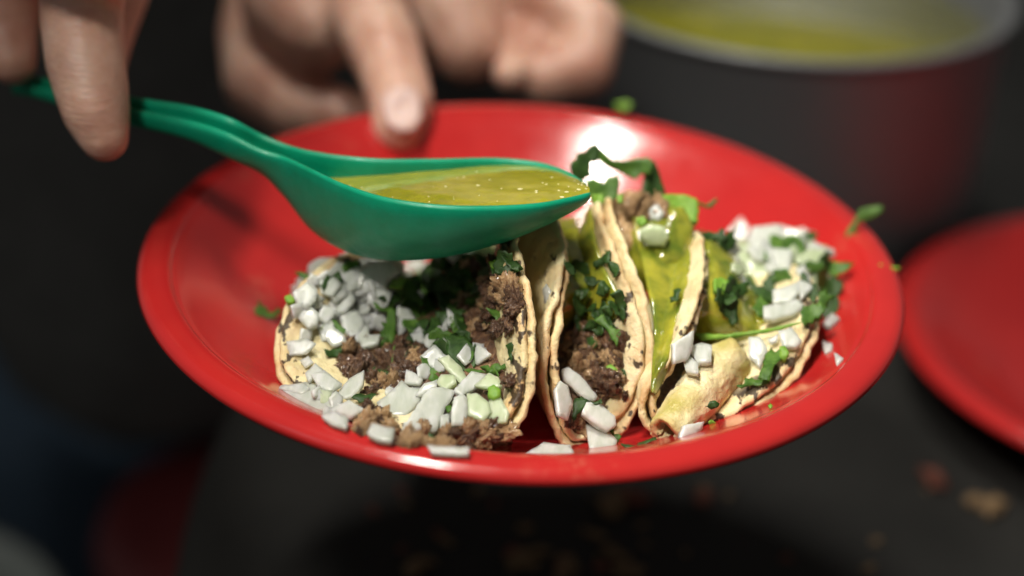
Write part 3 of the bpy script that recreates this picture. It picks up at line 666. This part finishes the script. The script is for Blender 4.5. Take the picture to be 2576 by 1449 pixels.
for c_ in [(1640,480),(1700,420),(1720,520),(1680,560),(1740,570),(1610,360),(1690,370),(1750,350),(1560,250),(1600,220),(1650,600),(1380,560),(1360,480),(1430,430),(1170,500),(1210,520),(1230,470),(1200,560),(1440,250),(1500,400),(1750,460),(1120,200),(1180,230)]:
    px = Bc([c_])[0]
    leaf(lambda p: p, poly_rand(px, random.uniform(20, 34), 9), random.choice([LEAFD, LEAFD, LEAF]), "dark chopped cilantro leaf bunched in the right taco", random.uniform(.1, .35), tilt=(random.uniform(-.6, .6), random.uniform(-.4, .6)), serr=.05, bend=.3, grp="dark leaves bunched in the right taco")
for i in range(58):
    px = (random.uniform(1010, 1285), random.uniform(655, 880))
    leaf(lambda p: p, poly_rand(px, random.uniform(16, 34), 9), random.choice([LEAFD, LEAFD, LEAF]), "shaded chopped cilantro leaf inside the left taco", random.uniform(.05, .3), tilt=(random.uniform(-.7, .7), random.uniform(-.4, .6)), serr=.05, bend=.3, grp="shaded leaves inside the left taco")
for i in range(26):
    px = (random.uniform(930, 1250), random.uniform(740, 960))
    leaf(lambda p: p, poly_rand(px, random.uniform(12, 26), 9), random.choice([LEAFD, LEAF, LEAF]), "chopped cilantro scrap over the meat of the left taco", random.uniform(.05, .3), tilt=(random.uniform(-.7, .7), random.uniform(-.4, .6)), serr=.05, bend=.2, grp="cilantro scraps over the left taco meat")
for i in range(26):
    px = (random.uniform(1420, 1560), random.uniform(650, 860))
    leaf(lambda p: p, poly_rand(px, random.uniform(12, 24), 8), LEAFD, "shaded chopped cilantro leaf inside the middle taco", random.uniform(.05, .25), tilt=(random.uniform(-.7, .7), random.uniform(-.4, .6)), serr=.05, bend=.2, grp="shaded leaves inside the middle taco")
# greens on the top of the middle taco
G2 = "cilantro topping the middle taco"
leaf(C4, [(170,440),(240,300),(340,260),(430,180),(480,230),(470,340),(400,350),(390,430),(400,500),(300,540)], LEAFD, "dark leafy bunch beside the spoon tip", d=45.0, tilt=(.2, .1), serr=.05, grp=G2)
leaf(C4, [(450,240),(490,230),(580,330),(700,350),(830,320),(960,320),(990,400),(960,480),(880,470),(820,525),(700,470),(560,410),(480,360)], LEAF, "wide cilantro ribbon arching over the middle taco", d=45.4, tilt=(0, -.1), serr=.015, bend=.35, th=.09, grp=G2)
leaf(C4, [(905,370),(985,340),(1030,440),(1050,560),(1100,710),(880,700),(880,600),(910,480)], LEAFD, "dark hanging end of the cilantro ribbon", d=45.6, tilt=(.5, 0), serr=.02, th=.1, grp=G2)
leaf(C4, [(330,560),(420,520),(520,560),(580,500),(650,490),(665,600),(650,700),(560,780),(400,790),(360,680)], LEAF, "leafy clump touching the spoon tip", d=44.6, serr=.05, grp=G2)
leaf(C4, [(400,690),(500,670),(520,760),(430,780)], LEAFL, "light green stem bit below the leafy clump", d=44.3, serr=.01, th=.15, grp=G2)
leaf(C4, [(640,690),(700,680),(700,760),(650,770)], LEAFL, "small light green bit above the tortilla tip", d=44.2, serr=.01, th=.15, grp=G2)
leaf(C4, [(1050,720),(1150,700),(1280,700),(1400,740),(1425,850),(1420,960),(1300,1000),(1180,930),(1100,830)], LEAFL, "glossy yellow green pepper lump behind the middle taco", d=45.0, serr=.02, th=.7, bend=.1, grp=G2)
leaf(C4, [(1390,740),(1520,770),(1590,710),(1625,725),(1560,800),(1440,785)], LEAF, "thin tail of leaf pointing right over the red plate", d=45.6, serr=.01, th=.06, grp=G2)
leaf(C4, [(830,900),(900,880),(940,950),(880,985),(830,950)], LEAFL, "green bit under the white onion lump", d=43.9, serr=.01, th=.15, grp=G2)
leaf(C3, [(985,340),(1030,275),(1070,200),(1190,180),(1205,215),(1130,260),(1070,275),(1035,325),(1100,350),(1060,392),(1000,385)], LEAF, "hooked cilantro leaf hanging on the right plate rim", d=47.8, serr=.01, bend=.15, th=.08, grp="cilantro on the plate rim")
leaf(C3, [(1140,540),(1190,515),(1220,528),(1305,535),(1300,552),(1200,555),(1150,562)], LEAFL, "thin straight cilantro stem on the right plate rim", d=46.2, serr=.0, bend=0, th=.06, grp="cilantro on the plate rim")
leaf(lambda p: p, [(1545,262), (1575, 255), (1592, 268), (1570, 282), (1550, 276)], LEAFL, "blurred green bit on the far plate rim", d=53.6, serr=.01, grp="cilantro on the plate rim")

# ------------------------------------------------------------------ chopped meat crumbs: shared meshes, parts of their taco
import bmesh
def chunk_mesh(name, mat, seed):
    b = bmesh.new(); bmesh.ops.create_icosphere(b, subdivisions=4, radius=.01)
    for v in b.verts:
        n_ = v.co.normalized(); v.co = v.co*(1+.45*noise.noise(n_*1.5+Vector((seed,)*3))+.5*abs(noise.noise(n_*3+Vector((seed+9,)*3)))+.45*noise.noise(n_*5+Vector((seed+4,)*3))-.35*abs(noise.noise(n_*9+Vector((seed+7,)*3)))+.22*noise.noise(n_*17+Vector((seed+4,)*3)))
    me = bpy.data.meshes.new(name); b.to_mesh(me); b.free(); me.polygons.foreach_set("use_smooth", [True]*len(me.polygons)); me.materials.append(mat); return me
CH = [chunk_mesh("meat_crumb", MEAT, i*3.1) for i in range(5)]; CHL = [chunk_mesh("meat_crumb", MEATL, 40+i*2.7) for i in range(4)]
def crumb(px, r, lst, parent, off=.0):
    dp, nn = cast(px); c = unproj(px, dp-off); o = bpy.data.objects.new("meat_crumb", random.choice(lst)); COL.objects.link(o)
    o.parent = parent; o.location = W(c)-parent.matrix_world.translation
    o.rotation_euler = [random.random()*6.28 for _ in range(3)]; a_ = random.uniform(.8, 1.9); o.scale = [r*a_, r*random.uniform(.6, 1.0), r*random.uniform(.5, .9)]
def inpoly(p, poly):
    c = False; j = len(poly)-1
    for i in range(len(poly)):
        if (poly[i][1] > p[1]) != (poly[j][1] > p[1]) and p[0] < (poly[j][0]-poly[i][0])*(p[1]-poly[i][1])/(poly[j][1]-poly[i][1])+poly[i][0]: c = not c
        j = i
    return c
def scatter(fn, poly, n, r0, r1, lst, parent):
    P = fn(poly); x0, x1 = min(p[0] for p in P), max(p[0] for p in P); y0, y1 = min(p[1] for p in P), max(p[1] for p in P); k = 0
    while k < n:
        p = (random.uniform(x0, x1), random.uniform(y0, y1))
        if inpoly(p, P): crumb(p, random.uniform(r0, r1), lst, parent, random.uniform(-.05, .12)); k += 1
scatter(A, [(540,700),(700,690),(980,720),(1000,800),(920,900),(840,960),(760,1000),(640,960),(540,830)], 85, .08, .27, CH+CH+CHL, TACO[1])
scatter(A, [(1180,260),(1480,250),(1550,450),(1500,640),(1300,600),(1180,480)], 75, .09, .27, CH+CH+CHL, TACO[1])
scatter(A, [(565,1130),(700,1060),(780,1100),(840,1190),(830,1260),(650,1210),(570,1180)], 44, .07, .25, CH+CHL, TACO[1])
scatter(A, [(850,1230),(1060,1210),(1250,1160),(1500,1150),(1490,1230),(1400,1310),(1100,1290),(870,1270)], 85, .06, .23, CHL*4+CH, TACO[1])
scatter(A, [(1240,1130),(1440,1110),(1440,1180),(1240,1180)], 10, .12, .2, CH, TACO[1])
scatter(Bc, [(330,740),(420,680),(640,720),(640,860),(620,960),(560,1060),(500,1020),(400,880),(320,880)], 95, .06, .22, CH+CHL, TACO[2])
scatter(Bc, [(350,1040),(400,1120),(470,1250),(400,1220),(340,1160)], 26, .06, .17, CH+CHL, TACO[2])
scatter(C4, [(700,720),(900,700),(1080,760),(1100,900),(900,930),(720,900)], 26, .1, .24, CHL, TACO[2])
crumb(Bc([(575,960)])[0], .35, CH, TACO[2], .25); crumb(A([(1515,900)])[0], .2, CH, TACO[1], .1); crumb(Bc([(660,1035)])[0], .12, CH, TACO[2], .02)
tag(traced("chilli_scrap", Bc([(750,490),(770,480),(810,480),(800,500),(775,510),(765,540),(750,530)]), newmat("red_chilli", (.45, .07, .02), .4, coat=.3), .15, off=.2), "small orange red scrap stuck on the middle taco rim", "chilli")

# ------------------------------------------------------------------ spoon
ST = [ # back rim px, front rim px, lowest belly v
 ((30,188),(28,218),236), ((100,200),(96,232),250), ((230,226),(228,262),290), ((350,252),(350,292),322), ((470,270),(470,318),352), ((575,300),(575,352),400), ((650,340),(655,388),437), ((715,368),(715,406),500),
 ((775,385),(780,436),578), ((860,398),(870,478),632), ((960,406),(980,512),655), ((1100,406),(1120,530),648), ((1250,404),(1260,531),615), ((1350,414),(1360,524),577), ((1420,436),(1428,511),542), ((1465,463),(1470,501),516), ((1482,484),(1484,495),500)]
TILT = -.15; PC = on_z((1100, 460), 3.25)
def on_sp(px):  # spoon rim plane
    n_ = np.array([0, -TILT, 1.]); d = rdir(px); return CC+d*(((PC-CC)@n_)/(d@n_))
dep_h = {0: 48.5, 1: 47.5, 2: 45.6, 3: 44.8, 4: 43.9, 5: 43.2}
BKp, FRp = [], []
for i, (b, f, lv) in enumerate(ST):
    if i in dep_h: BKp.append(unproj(b, dep_h[i]+.35)); FRp.append(unproj(f, dep_h[i]-.25))
    else:
        w = min(1, (i-5)/2.5)
        pb, pf = on_sp(b), on_sp(f)
        if w < 1: pb = pb*w+unproj(b, 42.9+.4)*(1-w); pf = pf*w+unproj(f, 42.9-.3)*(1-w)
        BKp.append(pb); FRp.append(pf)
Hs = []
down = np.array([0, .05, -1.]); down /= np.linalg.norm(down)
def sec(b, f, h, m=25, ex=.85):
    mid = (b+f)/2; out = []
    for j in range(m):
        t = math.pi*j/(m-1); out.append(mid+(b-f)/2*math.cos(t)+down*h*abs(math.sin(t))**ex)
    return np.array(out)
for (b, f, lv), pb, pf in zip(ST, BKp, FRp):
    lo, hi = .0, 4.
    for _ in range(30):
        h = (lo+hi)/2; vmax = max(projv(x)[1] for x in sec(pb, pf, h))
        if vmax < lv: lo = h
        else: hi = h
    Hs.append(max(h, .08))
NS = 110; CB = catmull(BKp, NS); CFr = catmull(FRp, NS); CH_ = catmull([(h, 0, 0) for h in Hs], NS)[:, 0]
m = 31; OUT = np.zeros((NS, m, 3)); INN = np.zeros((NS, m, 3)); TH = .2
for i in range(NS):
    wdt = np.linalg.norm(CB[i]-CFr[i]); k = max(.05, 1-2*TH/max(wdt, .01)) if wdt > .5 else .45
    OUT[i] = sec(CB[i], CFr[i], CH_[i], m); mid = (CB[i]+CFr[i])/2
    INN[i] = sec(mid+(CB[i]-mid)*k, mid+(CFr[i]-mid)*k, max(CH_[i]-TH, CH_[i]*.4), m)
rimU = np.array([0, 0, 1.])
lip = .10
ring = np.concatenate([OUT, (OUT[:, -1:]*.75+INN[:, -1:]*.25)+rimU*lip, (OUT[:, -1:]*.25+INN[:, -1:]*.75)+rimU*lip, INN[:, ::-1], (OUT[:, :1]*.25+INN[:, :1]*.75)+rimU*lip, (OUT[:, :1]*.75+INN[:, :1]*.25)+rimU*lip], axis=1)
mm = ring.shape[1]; V = ring.reshape(-1, 3); F = grid_faces(NS, mm, 0, True)+[tuple(range(mm)), tuple(range((NS-1)*mm, NS*mm))]
spn = empty("spoon", tuple(on_sp((1100, 500))), "teal plastic spoon full of green salsa held over the tacos", "spoon")
fix_normals(obj("spoon_shell", V, F, SPOON, spn))
# salsa lying level in the bowl
ns, ms = 70, 30; SV = np.zeros((ns, ms, 3)); i0 = int(NS*8.55/16); 
for a_ in range(ns):
    x = i0+(NS-1.6-i0)*a_/(ns-1); i = int(x); t = x-i; b = CB[i]*(1-t)+CB[min(i+1, NS-1)]*t; f = CFr[i]*(1-t)+CFr[min(i+1, NS-1)]*t; h = CH_[i]
    u = a_/(ns-1); drop = .62*(1-u)**2.2-.06; mid = (b+f)/2
    fr = max(0, 1-(max(drop, 0)/max(h-.2, .3))**1.7)**.6; wb = (b-mid)*min(.97, fr*.95+.02); wf = (f-mid)*min(.90, fr*.90)
    for j in range(ms):
        v = j/(ms-1); c = mid+wb*(1-v)+wf*v+np.array([0, 0, -drop])
        e = math.sin(math.pi*v); SV[a_, j] = c+np.array([0, 0, .10*e**.6*u**.5+.012*nz(c, 3)])
bot = SV-np.array([0, 0, .12]); V = np.concatenate([SV.reshape(-1, 3), bot.reshape(-1, 3)]); K = ns*ms
F = grid_faces(ns, ms)+[tuple(reversed(f)) for f in grid_faces(ns, ms, K)]
for i in range(ns-1):
    for j in (0, ms-1): F.append((i*ms+j, (i+1)*ms+j, K+(i+1)*ms+j, K+i*ms+j))
for j in range(ms-1):
    for i in (0, ns-1): F.append((i*ms+j, i*ms+j+1, K+i*ms+j+1, K+i*ms+j))
sal = fix_normals(obj("salsa", V, F, SALSA)); tag(sal, "olive green salsa with pale seeds filling the teal spoon", "salsa")
V = []; F = []
for k in range(42):
    a_ = random.randint(6, ns-4); j = int(random.triangular(2, ms-2, ms*.7)); c = SV[a_, j]; r = random.choice([.012, .016, .022, .04])*random.uniform(.7, 1.2); rx = r*random.uniform(1, 1.9); o_ = len(V)
    for q_ in range(8): V.append(c+np.array([rx*math.cos(q_*.785), r*math.sin(q_*.785), .004]))
    V.append(c+np.array([0, 0, .02])); F += [(o_+q_, o_+(q_+1) % 8, o_+8) for q_ in range(8)]
sd = obj("seed_bits", V, F, newmat("pale_seed", (.70, .66, .38), .3)); sd['kind'] = 'stuff'; tag(sd, "pale seed bits floating on the spoon salsa", "seeds")

# ------------------------------------------------------------------ pot of salsa behind
c0 = unproj((2010, 150), 66.0); pr = 9.6; pc = (c0[0]+.6, c0[1]+pr); zr = c0[2]
pot = empty("pot", (pc[0], pc[1], -14), "large steel pot half full of green salsa behind the plate", "pot")
V, F = lathe([(.01, -13.98), (pr-.6, -13.98), (pr-.1, -13.4), (pr-.1, zr-.6), (pr+.1, zr-.35), (pr+.35, zr-.15), (pr+.35, zr), (pr, zr+.05), (pr-.3, zr-.1), (pr-.3, -13.2), (.01, -13.2)], 96, pc); obj("pot_wall", V, F, STEEL, pot)
V, F = lathe([(.01, zr-2.1), (pr-.35, zr-2.1), (pr-.35, zr-2.6), (.01, zr-2.6)], 96, pc); tag(obj("salsa", V, F, SALSA), "green salsa inside the large steel pot", "salsa")

# ------------------------------------------------------------------ stool, grey tub, table crumbs
sc_ = on_z((640, 1290), -38); sx0, sy0 = float(sc_[0]), float(sc_[1])
st = empty("stool", (sx0, sy0, -ZOFF), "dark red plastic stool standing left of the table", "stool")
V, F = lathe([(.01, -38), (7, -38), (8.6, -38.4), (9, -39.6), (8.7, -42.5), (8.2, -42.5), (.01, -41)], 48, (sx0, sy0)); obj("seat", V, F, STOOL, st)
for sx, sy in ((-1, -1), (1, -1), (1, 1), (-1, 1)):
    V = []
    for z, k in ((-41.5, 5.2), (-ZOFF, 9)):
        for ax_, ay in ((-1.3, -1.3), (1.3, -1.3), (1.3, 1.3), (-1.3, 1.3)): V.append((sx0+sx*k+ax_, sy0+sy*k+ay, z))
    obj("leg", V, grid_faces(2, 4, 0, True)+[(3, 2, 1, 0), (4, 5, 6, 7)], STOOL, st, smooth=False)
tc = on_z((-335, 1600), -40)+np.array([4, -4, 0])
tubp = empty("tub", (tc[0]-4, tc[1]+4, -ZOFF), "grey green plastic tub at the lower left corner", "tub")
V, F = lathe([(.01, -88.9), (7.5, -88.9), (9.5, -43), (10.2, -43), (10.2, -40), (9.6, -40), (9.2, -43), (7.2, -88), (.01, -88)], 48, (tc[0]-4, tc[1]+4)); obj("tub_wall", V, F, GREY, tubp)

cm = [chunk_mesh("table_crumb", CRUMB, 70+i) for i in range(3)]+[chunk_mesh("table_crumb", CRUMBR, 80)]
def tcrumb(px, r, me, lab, grp=None):
    c = on_z(px, -14+r*.4); o = bpy.data.objects.new("table_crumb", me); COL.objects.link(o); o.location = W(c); o.rotation_euler = (0, 0, random.random()*6); o.scale = (r, r*.6, r*.5)
    tag(o, lab, "crumb", grp)
tcrumb((2500, 1275), .5, cm[0], "largest tan food scrap on the table at lower right")
tcrumb((2455, 1262), .4, cm[1], "tan scrap joined to the left of the largest one")
tcrumb((2350, 1205), .5, cm[3], "long reddish scrap on the table near the right edge")
tcrumb((1540, 1270), .6, cm[1], "long brownish scrap just below the plate front")
tcrumb((1585, 1250), .5, cm[3], "reddish scrap beside the long brownish one")
tcrumb((1770, 1250), .4, cm[3], "faint red crumb below the right half of the plate")
tcrumb((1045, 1425), .4, cm[0], "tan crumb alone at the bottom left of the table")
for i in range(16): tcrumb((random.uniform(1270, 1440), random.uniform(1385, 1445)), random.uniform(.15, .35), random.choice(cm), "tan crumb in the cluster at the bottom edge of the table", "crumbs clustered at the bottom edge")
for i in range(8): tcrumb((random.uniform(1490, 1640), random.uniform(1360, 1445)), random.uniform(.12, .28), random.choice(cm[:3]), "tan crumb right of the cluster at the bottom edge", "crumbs right of the bottom cluster")
for i in range(26): tcrumb((random.uniform(900, 2400), random.uniform(1225, 1440)), random.uniform(.1, .26), random.choice(cm), "tiny dark crumb strewn over the table", "tiny crumbs strewn over the table")

# ------------------------------------------------------------------ person: hands, arms, dark clothes
per = empty("person", (-22, 46, -ZOFF), "person in dark clothes holding the red plate and the teal spoon", "person")
def balls(chains):
    b = bmesh.new()
    for ch in chains:
        P = [(np.array(p), r) for p, r in ch]
        for (p, r), (q_, r2) in zip(P, P[1:]):
            L = np.linalg.norm(q_-p); n_ = max(1, int(L/(min(r, r2)*.28)))
            for i in range(n_+1):
                t = i/n_; c = p+(q_-p)*t; rr = r+(r2-r)*t
                bmesh.ops.create_icosphere(b, subdivisions=2, radius=rr*.01, matrix=Matrix.Translation(W(c)))
    return b
def remesh(name, chains, mat, parent, vox=.18, it=6):
    b = balls(chains); me = bpy.data.meshes.new("tmp"); b.to_mesh(me); b.free()
    t = bpy.data.objects.new("tmp", me); COL.objects.link(t)
    r_ = t.modifiers.new("r", 'REMESH'); r_.mode = 'VOXEL'; r_.voxel_size = vox*.01
    s_ = t.modifiers.new("s", 'SMOOTH'); s_.iterations = it; s_.factor = .5
    dg = bpy.context.evaluated_depsgraph_get(); ev = t.evaluated_get(dg); nm = bpy.data.meshes.new_from_object(ev)
    V = np.array([(v.co.x*100, v.co.y*100, v.co.z*100-ZOFF) for v in nm.vertices]); F = [tuple(p.vertices) for p in nm.polygons]
    bpy.data.objects.remove(t); bpy.data.meshes.remove(nm)
    return obj(name, V, F, mat, parent), V, F
U = lambda x, y, d: unproj((x, y), d)
h1w = U(950, -380, 66); h2w = U(120, -430, 54)
hand1 = [
 [(U(1003, 318, 52.6), .85), (U(1012, 262, 53.0), 1.05), (U(990, 185, 54.0), 1.14), (U(984, 168, 54.2), 1.02), (U(976, 148, 54.4), 1.22), (U(969, 130, 54.7), 1.08), (U(960, 108, 55), 1.32), (U(950, 90, 55.2), 1.22), (U(935, 50, 55.7), 1.34), (U(905, -30, 57), 1.3), (U(870, -150, 60), 1.7), (h1w, 2.3)],
 [(U(930, 318, 58), 1.0), (U(760, 275, 58.5), 1.3), (U(660, 205, 59.5), 1.4), (U(630, 80, 61), 1.2), (U(680, -60, 62), 1.5), (h1w, 2.3)],
 [(U(800, 70, 57.6), 1.6), (U(735, 0, 58.8), 1.9), (U(760, -110, 61), 1.8), (h1w, 2.3)],
 [(U(1370, 195, 58.2), .95), (U(1470, 170, 58.5), 1.1), (U(1490, 70, 59), 1.15), (U(1370, -20, 60), 1.4), (U(1180, -110, 62), 1.8), (h1w, 2.4)],
 [(U(1285, 185, 57.6), .68), (U(1330, 165, 58.6), .8), (U(1350, 80, 60), 1.0), (U(1220, -40, 62), 1.4), (h1w, 2.3)],
 [(U(1180, 110, 59.5), 1.5), (U(1130, 10, 60), 1.8), (U(1060, -120, 62), 2.0), (h1w, 2.5)]]
hand2 = [
 [(U(262, 345, 43.6), .68), (U(240, 275, 43.6), .92), (U(215, 150, 43.9), 1.08), (U(205, 30, 44.4), 1.12), (U(213, -100, 44.0), 1.25), (U(208, -300, 42.4), 2.7), (U(200, -420, 44), 3.4), (h2w, 2.4)],  # unseen palm mass, enlarged and pushed forward to shade the finger below
 [(U(30, 150, 47.2), .75), (U(10, 60, 47.5), 1.0), (U(30, -60, 47.5), 1.2), (U(90, -320, 46.5), 2.6), (h2w, 2.4)],
 [(U(-90, 150, 48), .8), (U(-110, 20, 48.5), 1.0), (U(-60, -150, 50), 1.2), (U(40, -260, 51), 1.8), (h2w, 2.4)],
 [(U(255, 170, 48.3), .7), (U(270, 60, 49), .9), (U(300, -90, 50), 1.2), (U(200, -280, 52), 2.0), (h2w, 2.4)],
 [(U(-200, 60, 49), .7), (U(-190, -60, 50), .9), (U(-60, -220, 51), 1.5), (h2w, 2.4)]]
e1 = np.array([2., 40, 16]); e2 = np.array([-44., 34, 24.]); s1 = np.array([-6., 52, 40]); s2 = np.array([-40., 54, 40])
arms = [[(h1w, 2.5), (e1, 4.0)], [(h2w, 2.6), (e2, 4.0)], [(e1, 4.0), (s1, 4.8)], [(e2, 4.0), (s2, 4.8)], [(s1, 5), (np.array([-23., 54, 42]), 7), (s2, 5)]]
body, bV, bF = remesh("body", hand1+hand2+arms, SKIN, per, .17, 5); bpy.context.view_layer.update()
HB = BVHTree.FromPolygons([Vector(v) for v in bV], bF)
def nail(px, poly):
    d = rdir(px); h = HB.ray_cast(Vector(CC+d*20), Vector(d/np.linalg.norm(d)))
    dp = float((np.array(h[0])-CC)@CF) if h[0] is not None else 52
    return traced("fingernail", poly, NAIL, .12, d=dp, off=.0, tilt=(.05, .35), bend=-.18, rnd=.05, parent=body)
nail((1012, 262), [(958, 262), (968, 232), (1000, 218), (1040, 222), (1062, 250), (1062, 300), (1040, 332), (1002, 335), (970, 312)])
# clothes
remesh("shirt", [[((-6, 54, 38), 8), ((-8, 54, 0), 10), ((-10, 54, -30), 10)], [((-38, 54, 38), 8), ((-36, 54, 0), 10), ((-34, 54, -30), 10)], [((-22, 54, 38), 9), ((-22, 52, -30), 12)],
                 [((2, 41, 17), 5.2), (s1, 7)], [((-43, 36, 25), 5.2), (s2, 7)]], SHIRT, per, .9, 8)
remesh("trousers", [[((-12, 54, -30), 10), ((-10, 52, -60), 8.5), ((-10, 52, -86), 6)], [((-33, 54, -30), 10), ((-35, 52, -60), 8.5), ((-35, 52, -86), 6)], [((-22, 54, -30), 11), ((-22, 54, -36), 10)]], DENIM, per, .9, 8)
